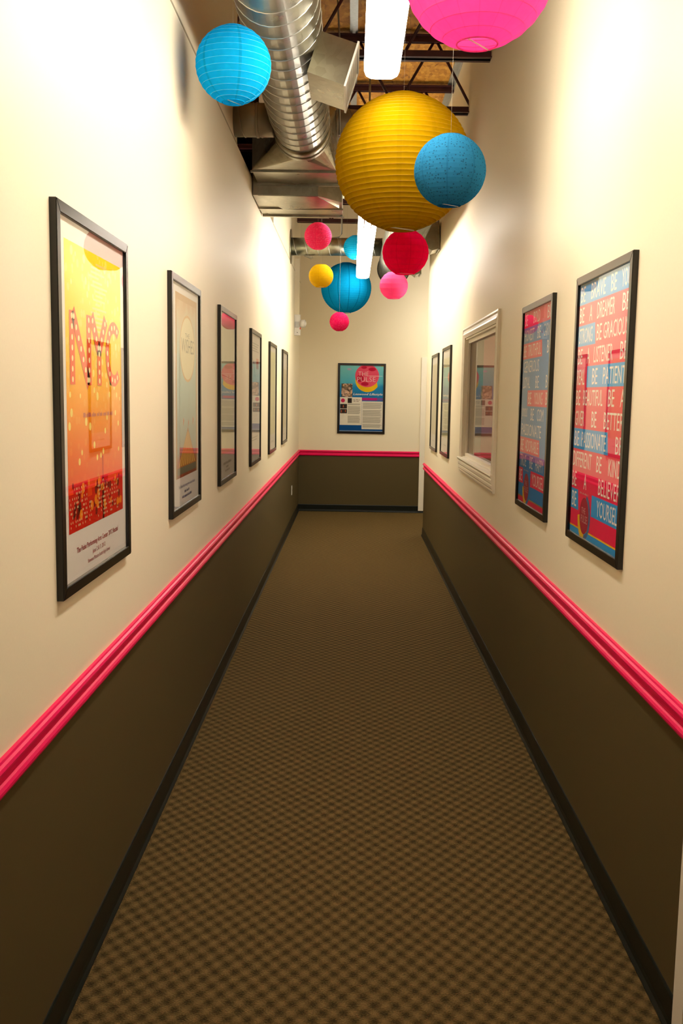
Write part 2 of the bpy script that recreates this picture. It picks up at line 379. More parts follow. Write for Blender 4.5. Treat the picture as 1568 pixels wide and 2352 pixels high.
# register boot on its lower right side
bt = thing('register_boot', 'square sheet-metal register boot on the side of the large left duct', 'duct fitting', (-.115, 4.6, 3.19))
near = [(-.172, 3.312), (-.002, 3.258), (-.059, 3.076), (-.23, 3.131)]
bm = B(); hexa(bm, [(x+.115, 0, z-3.19) for x, z in near], [(x+.115, .4, z-3.19) for x, z in near]); obj('boot_body', bm, GALV, bt)
bm = B()
ax, az = near[1]; bx_, bz_ = near[2]; nx, nz = .0043, -.0014
for t0, t1, y0, y1 in ((-.04, .06, -.012, .412), (.94, 1.04, -.012, .412), (.06, .94, -.012, .02), (.06, .94, .38, .412)):
    q = [(ax+(bx_-ax)*t, az+(bz_-az)*t) for t in (t0, t1)]
    lo = [(q[0][0]+.115, y0, q[0][1]-3.19), (q[1][0]+.115, y0, q[1][1]-3.19), (q[1][0]+.115, y1, q[1][1]-3.19), (q[0][0]+.115, y1, q[0][1]-3.19)]
    hexa(bm, lo, [(x+nx*2, y, z+nz*2) for x, y, z in lo])
obj('boot_flange', bm, WHITEM, bt)
for i in range(6):
    t = .12+i*.14; bm = B(); cx, cz = ax+(bx_-ax)*t+.115, az+(bz_-az)*t-3.19
    hexa(bm, [(cx, .02, cz), (cx-.006, .02, cz-.02), (cx-.006, .38, cz-.02), (cx, .38, cz)], [(cx+.006, .02, cz), (cx, .02, cz-.02), (cx, .38, cz-.02), (cx+.006, .38, cz)]); obj('louvre', bm, WHITEM, bt)

# transition and plenum boxes
pl = thing('duct_plenum', 'stepped galvanised plenum box joining the ducts at the left wall', 'duct', (-.42, 6.37, 3.08))
def L3(x, y, z): return (x+.42, y-6.37, z-3.08)
bm = B(); n = 40
ring = []; sq = []
X0, X1, Z0, Z1 = -.70, -.13, 3.162, 3.585; YS = 6.70
for i in range(n):
    t = 2*PI*(i+.5)/n - PI/4*0
    c, s = math.cos(t), math.sin(t)
    ring.append(bm.verts.new(L3(DX+c*DR, 6.37, DZ+s*DR)))
    if abs(c) < .7072 and abs(s) >= .7071: k = 1/abs(s)
    else: k = 1/abs(c)
    # corners gather the points so that flat triangles show
    px = max(-1, min(1, c*k)); pz = max(-1, min(1, s*k))
    q = (1 if c > 0 else -1, 1 if s > 0 else -1)
    sq.append(L3((X0+X1)/2+q[0]*(X1-X0)/2, YS, (Z0+Z1)/2+q[1]*(Z1-Z0)/2))
cn = {}
for p in sq:
    if p not in cn: cn[p] = bm.verts.new(p)
for i in range(n):
    j = (i+1) % n
    a, b_ = cn[sq[i]], cn[sq[j]]
    bm.faces.new((ring[i], ring[j], a) if a is b_ else (ring[i], ring[j], b_, a))
obj('square_transition', bm, GALV, pl)
bm = B(); tube(bm, L3(DX, 6.30, DZ), L3(DX, 6.372, DZ), DR+.006, 40); obj('collar', bm, GALV, pl)
bm = B(); box(bm, L3(X0, YS, Z0), L3(X1, 7.10, 3.46)); box(bm, L3(X0-.012, YS, Z0-.012), L3(X1+.012, YS+.02, Z0)); box(bm, L3(X0-.012, 7.08, Z0-.016), L3(X1+.016, 7.11, Z0)); obj('near_box', bm, GALV, pl)
bm = B(); poly = [(-.735, 7.1), (-.266, 7.1), (-.097, 7.33), (-.097, 7.87), (-.735, 7.87)]
hexa(bm, [L3(x, y, 3.079) for x, y in poly], [L3(x, y, 3.46) for x, y in poly])
box(bm, L3(-.735, 7.56, 3.068), L3(-.09, 7.585, 3.079)); box(bm, L3(-.735, 7.855, 3.066), L3(-.085, 7.885, 3.079)); obj('far_box', bm, GALV, pl)
# the creased bottom faces
bm = B()
hexa(bm, [L3(X0+.02, YS+.02, Z0-.0005), L3(X1-.02, YS+.02, Z0-.0005), L3(-.42, 7.08, Z0-.0005)], [L3(X0+.02, YS+.02, Z0-.004), L3(X1-.02, YS+.02, Z0-.004), L3(-.42, 7.08, Z0-.012)]); obj('cross_crease', bm, GALV, pl)
bm = B()
hexa(bm, [L3(-.70, 7.115, 3.0785), L3(-.27, 7.115, 3.0785), L3(-.12, 7.5, 3.0785), L3(-.55, 7.55, 3.0785)], [L3(-.70, 7.115, 3.077), L3(-.27, 7.115, 3.077), L3(-.12, 7.5, 3.070), L3(-.55, 7.55, 3.066)]); obj('cross_crease', bm, GALV, pl)
# crossing round pipes
WEATH = plain('weathered_duct', (.34, .31, .24), .42, metal=.6, noise=.15, scale=10)
t = spiral_duct('branch_pipe', 'short round branch pipe from the left wall into the large duct, below the blue lantern', (XL, 6.07, 3.315), (-.505, 6.07, 3.315), .098, .10, WEATH)
bm = B(); tube(bm, (.135, 0, 0), (.150, 0, 0), .103, 32); obj('joint_band', bm, WEATH, t)
spiral_duct('crossover_pipe', 'round pipe crossing above the plenum box, half hidden by the big yellow lantern', (-.70, 7.28, 3.645), (.22, 7.28, 3.60), .113, .2, WEATH)
t = spiral_duct('supply_duct', 'galvanised spiral duct overhead along the right wall, behind the big yellow lantern', (.511, 7.75, 3.28), (.511, 12.6, 3.28), .20, .05, DULL)
bm = B(); tube(bm, (0, 4.78, 0), (0, 4.87, 0), .212, 40); obj('end_gasket', bm, BLACKR, t)
bm = B(); path_tube(bm, [(-.604, -.14, 0), (-.3, -.15, 0), (-.13, -.11, 0), (-.03, 0, 0), (0, .12, 0)], .115, 24); obj('elbow_pipe', bm, GALV, t)
for k, (yy, lb) in enumerate(((10.0, 'nearer of two sheet-metal register boots by the right wall, beside the yellow lantern'), (11.7, 'farther of two sheet-metal register boots, below the dark red lantern'))):
    bt = thing('register_boot', lb, 'duct fitting', (.775 if k == 0 else .755, yy, 3.135 if k == 0 else 3.13))
    fx = [(-.10, .22), (.07, .29), (.085, .02), (.02, 0), (-.08, .05)] if k == 0 else [(-.10, .18), (.03, .24), (.04, -.01), (-.01, -.03), (-.09, .03)]
    bm = B(); hexa(bm, [(x, 0, z) for x, z in fx], [(x, .3, z) for x, z in fx]); obj('boot_body', bm, GALV, bt)
    bm = B(); x0, z0 = fx[1]; x1, z1 = fx[2]
    hexa(bm, [(x0, -.012, z0+.01), (x1, -.012, z1-.012), (x1, .312, z1-.012), (x0, .312, z0+.01)], [(x0+.012, -.012, z0+.01), (x1+.012, -.012, z1-.012), (x1+.012, .312, z1-.012), (x0+.012, .312, z0+.01)]); obj('boot_flange', bm, GALV, bt)
t = spiral_duct('cross_pipe', 'round galvanised pipe spanning the corridor near the end wall', (XL, 11.42, 3.365), (.325, 11.42, 3.373), .101, .13)
bm = B(); tube(bm, (.001, 0, 0), (.012, 0, 0), .195, 32); obj('wall_flange', bm, GALV, t)
bm = B(); hexa(bm, [(.16, -.02, -.105), (.24, -.02, -.14), (.24, .02, -.14), (.16, .02, -.105)], [(.2, -.02, -.098), (.27, -.02, -.118), (.27, .02, -.118), (.2, .02, -.098)]); obj('pipe_bracket', bm, GALV, t)
# conduit bends near the far joist, hanger rods
def rod(name, label, pts, r, mat, cat='conduit', group=None):
    bm = B(); o = Vector(pts[0]); path_tube(bm, [Vector(p)-o for p in pts], r, 8); return tag(obj(name, bm, mat, None, o), label, cat, group)
rod('conduit', 'thin grey conduit bending down in front of the far roof joist', [(-.16, 12.3, 4.46), (-.16, 12.3, 3.9), (-.16, 12.3, 3.66), (-.19, 12.3, 3.62), (-.3, 12.3, 3.6), (-.742, 12.3, 3.59)], .009, GREYM)
rod('hanger_rod', 'thin steel hanger rod beside the large left duct', [(-.15, 6.95, 4.46), (-.125, 6.95, 4.1), (-.115, 6.95, 3.462)], .006, GREYM, 'rod')

# ------------------------------------------------------------------ fluorescent fixtures
def fixture(y0, y1, label, slots):
    cx, zb = .104, 3.0
    t = thing('ceiling_light', label, 'light', (cx, y0, zb), 0, 'hanging fluorescent lights')
    L = y1-y0; hw = .075
    prof = [(-hw*.93, .085), (-hw, .07), (-hw, .03), (-hw*.9, .012), (-hw*.62, .002), (0, 0), (hw*.62, .002), (hw*.9, .012), (hw, .03), (hw, .07), (hw*.93, .085)]
    bm = B(); e = .012
    rings = []
    for y, k in ((e, .82), (e+.012, .95), (e+.04, 1), (L-e-.04, 1), (L-e-.012, .95), (L-e, .82)):
        rings.append([bm.verts.new((x*k, y, .085-(.085-z)*k)) for x, z in prof])
    for a, b_ in zip(rings, rings[1:]):
        for i in range(len(prof)-1): bm.faces.new((a[i], a[i+1], b_[i+1], b_[i]))
    bm.faces.new(list(reversed(rings[0]))); bm.faces.new(rings[-1])
    bm.faces.new([r[0] for r in rings]+[r[-1] for r in reversed(rings)])
    obj('diffuser_lens', bm, LENS, t)
    bm = B(); box(bm, (-.052, 0, .0855), (.052, L, .13)); obj('housing', bm, WHITEM, t)
    if slots:
        for s in (-1, 1):
            bm = B(); hexa(bm, [(s*.028-.007, -.002, .09), (s*.028+.007, -.002, .09), (s*.028+.004, -.004, .0), (s*.028-.004, -.004, .0)], [(s*.028-.007, .012, .09), (s*.028+.007, .012, .09), (s*.028+.004, .30, -.003), (s*.028-.004, .30, -.003)]); obj('end_clip', bm, WHITEM, t)
    for yy in (.35, L-.18):
        bm = B(); tube(bm, (0, yy, .13), (0, yy, 4.46-zb), .008, 8); box(bm, (-.03, yy-.03, .13), (.03, yy+.03, .145)); obj('hanger', bm, GREYM, t)
    return t
fixture(1.87, 4.31, 'nearest glowing fluorescent strip light at the top of the picture', False)
fixture(7.63, 11.37, 'far glowing fluorescent strip light below the big yellow lantern', True)
ft = fixture(0, 1.2, 'glowing strip light in the side passage, just showing past the corner of the right wall', False)
fr_ = fixture(0, 1.2, 'added unseen strip light brightening the rose side room behind the window', False)
fr_.location = (2.3, 8.6, 2.75)  # added lamp, out of view, so the rose walls show through the window
for c_ in list(fr_.children):
    if c_.name.startswith('hanger'):
        for v_ in c_.data.vertices: v_.co.z = min(v_.co.z, .249)
ft.location = (.985, 12.55, 2.93); ft.rotation_euler = (0, 0, -PI/2)

# ------------------------------------------------------------------ paper lanterns
WIRE = plain('lantern_wire', (.75, .70, .60), .4)
def lantern(label, c, D, bands, mat, wiremat, squash=.985, phase=0, hole=.30, top=4.465, bend=.010, tilt=0, stringto=None, spiral=True, lean=0):
    R = D/2
    t = thing('paper_lantern', label, 'lantern', c, 0, 'hanging paper lanterns')
    n = 56; zmax = math.sqrt(1-hole*hole)
    th0 = math.asin(zmax); bm = B()
    ths = [-th0+2*th0*i/bands for i in range(bands+1)]
    def ringp(th, k=1.0): return [(math.cos(th)*R*k*math.cos(2*PI*j/n+phase), math.cos(th)*R*k*math.sin(2*PI*j/n+phase), math.sin(th)*R*k*squash) for j in range(n)]
    def P(th, j, k=1.0):
        a = 2*PI*j/n; tw = tilt*math.cos(th)*math.sin(a+phase)
        th_ = th+tw*math.cos(th)
        return (math.cos(th_)*R*k*math.cos(a), math.cos(th_)*R*k*math.sin(a), math.sin(th_)*R*k*squash)
    for i in range(bands):
        a, b_ = ths[i], ths[i+1]; mth = (a+b_)/2; k = math.cos((b_-a)/2)-bend*.4
        rr = [[bm.verts.new(P(a, j)) for j in range(n)], [bm.verts.new(P(mth, j, k)) for j in range(n)], [bm.verts.new(P(b_, j)) for j in range(n)]]
        for u, v in zip(rr, rr[1:]):
            for j in range(n): bm.faces.new((u[j], u[(j+1) % n], v[(j+1) % n], v[j])).smooth = True
    obj('paper_shade', bm, mat, t)
    bm = B()
    if spiral:
        wr = max(.0008, R*.0035); pts = []
        for i in range(bands):
            for j in range(n):
                th = ths[i]+(ths[i+1]-ths[i])*j/n*0
                pts.append(P(ths[i], j, .997))
            pts.append(P(ths[i], 0, .997))
        for j in range(n+1): pts.append(P(ths[-1], j % n, .997))
        path_tube(bm, pts, wr, 4); obj('spiral_wire', bm, wiremat, t)
    for s, nm in ((-1, 'bottom_rim'), (1, 'top_rim')):
        bm = B(); rr = R*hole; zz = s*zmax*R*squash
        path_tube(bm, [(rr*math.cos(2*PI*j/32), rr*math.sin(2*PI*j/32), zz) for j in range(33)], max(.0012, R*.012), 6); obj(nm, bm, mat, t)
    bm = B(); rr = R*hole; zz = zmax*R*squash; a = phase+.5
    path_tube(bm, [(rr*math.cos(a), rr*math.sin(a), -zz), (-rr*math.cos(a), -rr*math.sin(a), -zz+.004)], max(.0012, R*.010), 6); obj('expander_wire', bm, WIRE, t)
    bm = B(); path_tube(bm, [(rr*math.cos(a), rr*math.sin(a), zz), (0, 0, zz+R*.02), (-rr*math.cos(a), -rr*math.sin(a), zz)], max(.0010, R*.006), 6); obj('top_hook', bm, WIRE, t)
    bm = B(); tube(bm, (0, 0, zmax*R*squash), (lean, 0, (top if stringto is None else stringto)-c[2]), .0004, 6); obj('hanging_string', bm, STRING, t)
    return t
SKY = (.008, .56, .98); YEL = (.46, .26, .002); HOT = (.92, .035, .23); RED = (.95, .006, .12)
wb = plain('wire_blue', (.12, .55, .8), .5); wy = plain('wire_yellow', (.55, .30, .01), .5); wp = plain('wire_pink', (.9, .2, .35), .5); wr_ = plain('wire_red', (.45, .004, .03), .5)
lantern('bright sky blue paper lantern beside the large left duct', (-.517, 4.186, 3.021), .315, 15, paper_mat('sky_paper', SKY, 6, .10, .5), wb, phase=.4, lean=-.05)
lantern('large hot pink paper lantern cut by the top edge, beside the near light', (.335, 2.83, 2.848), .425, 13, paper_mat('hot_pink_paper', (.97, .16, .54), 16, .02, .5), wp, hole=.27, phase=.35)
lantern('very large mustard yellow paper lantern in the middle', (.22, 4.665, 2.748), .635, 34, paper_mat('yellow_paper', YEL, 12, .09, .42, dark=.9), wy, hole=.24, squash=.975, bend=.035)
lantern('perforated steel blue lantern overlapping the big yellow lantern', (.384, 4.037, 2.574), .292, 20, paper_mat('perforated_blue_paper', (.022, .165, .31), 8, .06, .3, (.012, .02, .02)), wb, hole=.33, spiral=False, bend=.004)
lantern('dark crimson paper lantern hanging under the big yellow lantern', (.382, 7.30, 2.720), .345, 8, paper_mat('crimson_paper', RED, 10, .03, .45), wr_, hole=.42, tilt=.10, bend=.0)
lantern('light pink paper lantern below the dark crimson lantern', (.329, 8.0, 2.556), .233, 7, paper_mat('rose_paper', (.97, .16, .42), 8, .02, .5), wp, hole=.42, tilt=.12, bend=.0, stringto=3.19)
lantern('small yellow paper lantern left of the large turquoise lantern', (-.283, 8.473, 2.681), .212, 18, paper_mat('small_yellow_paper', (.62, .40, .003), 8, .03, .4), wy, hole=.45)
lantern('large turquoise blue paper lantern with dark vertical seams in front of the end wall', (-.088, 11.75, 2.938), .605, 30, paper_mat('turquoise_paper', (.003, .23, .48), 14, .04, .35, dark=.5), wb, hole=.2, spiral=False)
lantern('small blue paper lantern half hidden behind the far light', (.018, 11.0, 3.301), .274, 16, paper_mat('small_blue_paper', (.005, .40, .68), 8, .04, .4), wb, hole=.33)
lantern('small bright pink paper lantern under the plenum box', (-.285, 7.70, 2.893), .213, 18, paper_mat('small_pink_paper', (.97, .07, .27), 8, .04, .45, (1, .45, .6)), wp, hole=.33, stringto=3.078)
lantern('smallest crimson pink paper lantern, the lowest above the end poster', (-.145, 10.386, 2.436), .209, 18, paper_mat('small_crimson_paper', (.58, .006, .09), 8, .04, .4, (.7, .12, .22)), wr_, hole=.33)

# ------------------------------------------------------------------ small wall fittings
t = thing('wall_outlet', 'pale electrical outlet plate low on the left wall', 'outlet', (XL, 12.06, .39))
bm = B(); box(bm, (0, -.036, 0), (.006, .036, .118)); bmesh.ops.bevel(bm, geom=bm.edges[:], offset=.002, segments=1, affect='EDGES'); obj('cover_plate', bm, WHITEM, t)
for z in (.035, .083):
    bm = B(); box(bm, (.006, -.016, z-.014), (.008, .016, z+.014)); obj('receptacle', bm, WHITEW, t)
t = thing('security_light', 'pale wall-mounted alarm light with round lamp head high in the far left corner', 'alarm', (XL, 12.33, 2.40))
bm = B(); box(bm, (0, -.03, 0), (.078, .03, .26)); bmesh.ops.bevel(bm, geom=bm.edges[:], offset=.004, segments=1, affect='EDGES'); obj('back_box', bm, WHITEM, t)
bm = B(); box(bm, (0, -.02, .26), (.06, .02, .95)); obj('wire_raceway', bm, CREAM, t)
bm = B(); tube(bm, (.078, -.02, .15), (.135, -.025, .145), .045, 20, r1=.052); tube(bm, (.135, -.025, .145), (.153, -.027, .143), .052, 20, r1=.012); obj('lamp_head', bm, WHITEM, t)
bm = B(); box(bm, (.012, -.045, .10), (.055, -.03, .17)); obj('swivel', bm, GREYM, t)
bm = B(); box(bm, (.07, -.035, .075), (.084, -.028, .10)); obj('indicator', bm, plain('red_plastic', (.6, .03, .02), .4), t)
bm = B(); tube(bm, (.04, -.031, .035), (.04, -.033, .035), .006, 10); obj('key_slot', bm, BLACKR, t)

# ------------------------------------------------------------------ framed posters
def text_polys(s, x0, x1, z0, z1, shear=0, offset=0.0, keep=False):
    cu = bpy.data.curves.new('t', 'FONT'); cu.body = s; cu.resolution_u = 2; cu.shear = shear; cu.offset = offset; cu.size = 1
    o = bpy.data.objects.new('t', cu); COL.objects.link(o)
    dg = bpy.context.evaluated_depsgraph_get(); me = bpy.data.meshes.new_from_object(o.evaluated_get(dg))
    vs = [v.co.copy() for v in me.vertices]; fs = [list(p.vertices) for p in me.polygons]
    bpy.data.objects.remove(o); bpy.data.curves.remove(cu); bpy.data.meshes.remove(me)
    if not vs: return [], []
    ax, bx = min(v.x for v in vs), max(v.x for v in vs); ay, by = min(v.y for v in vs), max(v.y for v in vs)
    kx = (x1-x0)/(bx-ax); kz = (z1-z0)/(by-ay)
    if keep: kx = kz = min(kx, kz)
    cx = (x0+x1)/2-(bx-ax)*kx/2 if keep else x0
    return [(cx+(v.x-ax)*kx, z0+(v.y-ay)*kz) for v in vs], fs
class Print:
    """one framed poster; flat print coordinates: x from the left edge of the frame, z from its bottom edge"""
    def __init__(s, label, loc, rz, wd, ht, paper):
        s.t = thing('framed_poster', label, 'poster', loc, rz, 'framed posters'); s.w, s.h = wd, ht; s.n = 0
        F, D = .030, .019; h2 = wd/2
        for c in ((((-h2, 0), (h2, 0), (h2-F, F), (-h2+F, F)), 'b'), (((-h2, ht), (-h2+F, ht-F), (h2-F, ht-F), (h2, ht)), 't'), (((-h2, 0), (-h2+F, F), (-h2+F, ht-F), (-h2, ht)), 'l'), (((h2, 0), (h2, ht), (h2-F, ht-F), (h2-F, F)), 'r')):
            bm = B(); hexa(bm, [(x, 0, z) for x, z in c[0]], [(x, -D, z) for x, z in c[0]])
            bmesh.ops.recalc_face_normals(bm, faces=bm.faces)
            ed = [e for e in bm.edges if all(abs(v.co.y+D) < 1e-6 for v in e.verts)]
            bmesh.ops.bevel(bm, geom=ed, offset=.0018, segments=2, affect='EDGES'); obj('frame_rail', bm, FRAMEM, s.t)
        bm = B(); box(bm, (-h2+F*.6, -.008, F*.6), (h2-F*.6, -.002, ht-F*.6)); s.p = obj('poster_sheet', bm, paper, s.t)
        g = F*.7; pane('glazing', (-h2+g, -.0135, g), (h2-g, -.0120, ht-g), (0, -1, 0), s.t)
    def flat(s, name, polys, mat, layer, tris=None):
        bm = B(); y = -.0081-.00025*layer; h2 = s.w/2
        for pl_ in polys:
            try: bm.faces.new([bm.verts.new((x-h2, y, z)) for x, z in pl_])
            except ValueError: pass
        for vs, fs in (tris or []):
            V = [bm.verts.new((x-h2, y, z)) for x, z in vs]
            for f in fs:
                try: bm.faces.new([V[i] for i in f])
                except ValueError: pass
        for f in bm.faces:
            f.normal_update()
            if f.normal.y > 0: f.normal_flip()
        return obj(name, bm, mat, s.p, recalc=False)
    def text(s, items, mat, layer, name='lettering'):
        return s.flat(name, [], mat, layer, [text_polys(*i[:5], **(i[5] if len(i) > 5 else {})) for i in items])
def rect(x0, x1, z0, z1): return [(x0, z0), (x1, z0), (x1, z1), (x0, z1)]
def disc(cx, cz, r, n=28, rz=None): rz = rz or r; return [(cx+r*math.cos(2*PI*i/n), cz+rz*math.sin(2*PI*i/n)) for i in range(n)]
def marks(x0, x1, z0, z1, seed=1):      # a line of print too small to read: strokes grouped into words
    rn = random.Random(seed); out = []; x = x0
    while x < x1-.004:
        wd = min(rn.uniform(.018, .05), x1-x); k = x
        while k < x+wd-.003:
            out.append(rect(k, k+.0032, z0, z1 if rn.random() < .4 else z0+(z1-z0)*.72)); k += .0052
        x += wd+.008
    return out
def ink(name, h, r=.5): return plain('ink_'+name, hx(h), r, noise=.02, spec=.08)
HT = 1.0
LW, RW = .747, .747
ZL = [2.129-1, 2.144-1, 2.142-1, 2.128-1, 2.120-1, 2.126-1]
YLs = [2.385, 3.882, 5.318, 6.971, 8.548, 10.146]
ZR = [2.121-1, 2.115-1, 2.113-1, 2.096-1]; YRs = [3.027, 4.21, 8.514, 9.73]
def LP(i, label, paper): return Print(label, (XL, YLs[i]+LW/2, ZL[i]), PI/2, LW, HT, paper)
def RP(i, label, paper): return Print(label, (XR, YRs[i]+RW/2, ZR[i]), -PI/2, RW, HT, paper)

# --- left 1: orange city poster
def city_mat():
    m, nt, b = newmat('city_print')
    tc = N(nt, 'ShaderNodeTexCoord'); sp = N(nt, 'ShaderNodeSeparateXYZ'); nt.links.new(tc.outputs['Object'], sp.inputs[0])
    r = ramp(nt, [(.15, hx('e01c00')), (.28, hx('f04800')), (.38, hx('f67400')), (.52, hx('fca800')), (.64, hx('ffcc00')), (.90, hx('ffe41c'))])
    nt.links.new(sp.outputs[2], r.inputs[0])
    v = N(nt, 'ShaderNodeTexVoronoi'); v.inputs['Scale'].default_value = 26; nt.links.new(tc.outputs['Object'], v.inputs['Vector'])
    f = mathn(nt, 'MULTIPLY', mathn(nt, 'LESS_THAN', v.outputs['Distance'], .30), .30)
    mx = N(nt, 'ShaderNodeMix', data_type='RGBA'); nt.links.new(f, mx.inputs[0]); nt.links.new(r.outputs[0], mx.inputs[6])
    r2 = ramp(nt, [(.2, hx('e01000')), (.35, hx('ff9a30')), (.7, hx('fff2a0'))]); nt.links.new(sp.outputs[2], r2.inputs[0]); nt.links.new(r2.outputs[0], mx.inputs[7])
    nt.links.new(mx.outputs[2], b.inputs['Base Color']); b.inputs['Roughness'].default_value = .5; b.inputs['Specular IOR Level'].default_value = .08
    return m
P = LP(0, 'large framed orange and yellow poster reading NYC, nearest on the left wall', PAPER)
ix0, ix1, iz0, iz1 = .088, .680, .158, .918
P.flat('city_picture', [rect(ix0, ix1, iz0, iz1)], city_mat(), 1)
# skyline
sky = []; wins = []; dots = []; rnd = random.Random(3)
x = ix0; prevh = .2
while x < ix1-.005:
    wd = min(rnd.uniform(.035, .075), ix1-x); hh = rnd.choice([.24, .27, .30, .285, .26])
    sky.append(rect(x, x+wd, iz0, hh))
    if rnd.random() < .75:
        zz = iz0+.012
        while zz < hh-.01:
            xx = x+.006
            while xx < x+wd-.008:
                if rnd.random() < .5: wins.append(rect(xx, xx+.004, zz, zz+.006))
                xx += .0085
            zz += .0125
    x += wd
sky.append(rect(.43, .445, iz0, .345))
for k in range(46): dots.append(disc(rnd.uniform(ix0+.02, ix1-.02), rnd.uniform(iz0+.02, .29), rnd.uniform(.007, .016), 12))
P.flat('skyline', sky, ink('skyline', 'd01000'), 2)
P.flat('skyline_dots', dots[:26], ink('maroon_dot', '7c0f08'), 3); P.flat('skyline_lights', dots[26:], ink('amber_dot', 'ef8410'), 3.2)
P.flat('lit_windows', wins, ink('window_dot', 'f6d9a6'), 4)
P.flat('spark_dots', [disc(rnd.uniform(ix0+.02, ix1-.02), rnd.uniform(.33, .90), rnd.uniform(.006, .013), 12) for k in range(60)], ink('spark', 'ffe77a'), 2)
P.flat('tower_rows', [rect(.30+rnd.uniform(0, .12), .42+rnd.uniform(0, .1), z, z+.006) for z in [.70+.0125*k for k in range(16)]], ink('tower', 'f8dc80'), 1.5)
def bar(p, q, wd):
    d = Vector((q[0]-p[0], q[1]-p[1])).normalized(); n_ = Vector((-d.y, d.x))*wd/2
    return [(p[0]-n_.x, p[1]-n_.y), (q[0]-n_.x, q[1]-n_.y), (q[0]+n_.x, q[1]+n_.y), (p[0]+n_.x, p[1]+n_.y)]
zt, zb = .742, .550; W = .045; polys = []; bulbs = []
def stroke(p, q, nb, w=W):
    polys.append(bar(p, q, w))
    for k in range(nb): bulbs.append(disc(p[0]+(q[0]-p[0])*(k+.5)/nb, p[1]+(q[1]-p[1])*(k+.5)/nb, .008, 10))
stroke((.143, zb), (.143, zt), 7); stroke((.150, zt), (.300, zb), 7, .042); stroke((.305, zb), (.305, zt), 7)
stroke((.335, zt), (.412, .645), 4); stroke((.490, zt), (.412, .645), 4); stroke((.412, zb), (.412, .652), 4)
ca = [math.radians(a) for a in range(48, 313, 12)]
for a, b_ in zip(ca, ca[1:]):
    cx, cz, ro, ri, qz = .585, .646, .098, .060, 1.0
    polys.append([(cx+ri*math.cos(a), cz+ri*1.05*math.sin(a)), (cx+ro*math.cos(a), cz+ro*math.sin(a)), (cx+ro*math.cos(b_), cz+ro*math.sin(b_)), (cx+ri*math.cos(b_), cz+ri*1.05*math.sin(b_))])
for a in ca[1::2]: bulbs.append(disc(.585+.079*math.cos(a), .646+.081*math.sin(a), .008, 10))
P.flat('marquee_letters', polys, ink('marquee', 'f05a30'), 5); P.flat('marquee_bulbs', bulbs, ink('bulb', 'fdeeb0'), 6)
INKR = ink('recital_red', 'a8323c')
P.text([('The Pulse Performing Arts Center 2012 Recital', .155, .610, .093, .113, {'offset': .012}), ('June 2 & 3, 2012', .312, .454, .069, .086), ('Shawnee Mission South High School', .262, .508, .049, .064)], INKR, 2)
P.flat('tagline', marks(.235, .560, .462, .474, 4), ink('tagline', 'b0506a'), 7)
# --- left 2: pastel tent poster
def pastel():
    m, nt, b = newmat('pastel_print')
    tc = N(nt, 'ShaderNodeTexCoord'); sp = N(nt, 'ShaderNodeSeparateXYZ'); nt.links.new(tc.outputs['Object'], sp.inputs[0])
    no = N(nt, 'ShaderNodeTexNoise'); no.inputs['Scale'].default_value = 9; no.inputs['Detail'].default_value = 4; nt.links.new(tc.outputs['Object'], no.inputs['Vector'])
    h = mathn(nt, 'ADD', sp.outputs[2], mathn(nt, 'MULTIPLY', mathn(nt, 'SUBTRACT', no.outputs['Fac'], .5), .22))
    r = ramp(nt, [(.15, hx('8a2a12')), (.21, hx('b8502a')), (.27, hx('9aa39a')), (.5, hx('a9c4bb')), (.7, hx('b9cfc0')), (.85, hx('d8c49c')), (.95, hx('d09a62'))]); nt.links.new(h, r.inputs[0])
    nt.links.new(r.outputs[0], b.inputs['Base Color']); b.inputs['Roughness'].default_value = .5; b.inputs['Specular IOR Level'].default_value = .08; return m
P = LP(1, 'framed pastel poster with a striped golden tent, second on the left wall', PAPER)
P.flat('tent_picture', [rect(.130, .675, .151, .934)], pastel(), 1)
P.flat('ornate_border', [rect(.130, .158, .151, .934), rect(.647, .675, .151, .934), rect(.158, .647, .906, .934)], ink('ornate', 'c79a62'), 2)
P.flat('title_oval', [disc(.425, .71, .185, 36, .135)], ink('oval', 'e8dcae'), 2); P.flat('oval_ring', [disc(.425, .71, .195, 36, .146)], ink('ovalring', 'd8a860'), 1.6)
P.text([('THE', .36, .47, .757, .776), ('WISHES', .265, .59, .690, .752)], ink('wishes', '7d7358'), 3)
st = []
for k in range(9):
    a0, a1 = .19+k*.05, .19+k*.05+.026; st.append([(.424+(a0-.424)*.07, .345), (a0, .20), (a1, .20), (.424+(a1-.424)*.07, .345)])
P.flat('tent_canvas', [[(.424, .365), (.185, .195), (.645, .195)]], ink('canvas', 'b4682a'), 3); P.flat('tent_stripes', st, ink('stripe', 'e6b650'), 4)
P.flat('pennants', [[(.425, .36), (.43, .40), (.45, .385)], [(.30, .37), (.305, .41), (.33, .395)], [(.55, .37), (.555, .41), (.58, .395)]], ink('pennant', 'd0603a'), 4)
P.flat('ground_band', [rect(.16, .645, .165, .195)], ink('groundband', '6c6a58'), 3)
P.text([('The Pulse Performing Arts Center Recital', .187, .612, .100, .118)], ink('recital_blue', '4a4a86'), 2)
P.flat('small_print', marks(.33, .46, .078, .090, 2)+marks(.275, .52, .057, .069, 3), ink('recital_blue', '4a4a86'), 2)
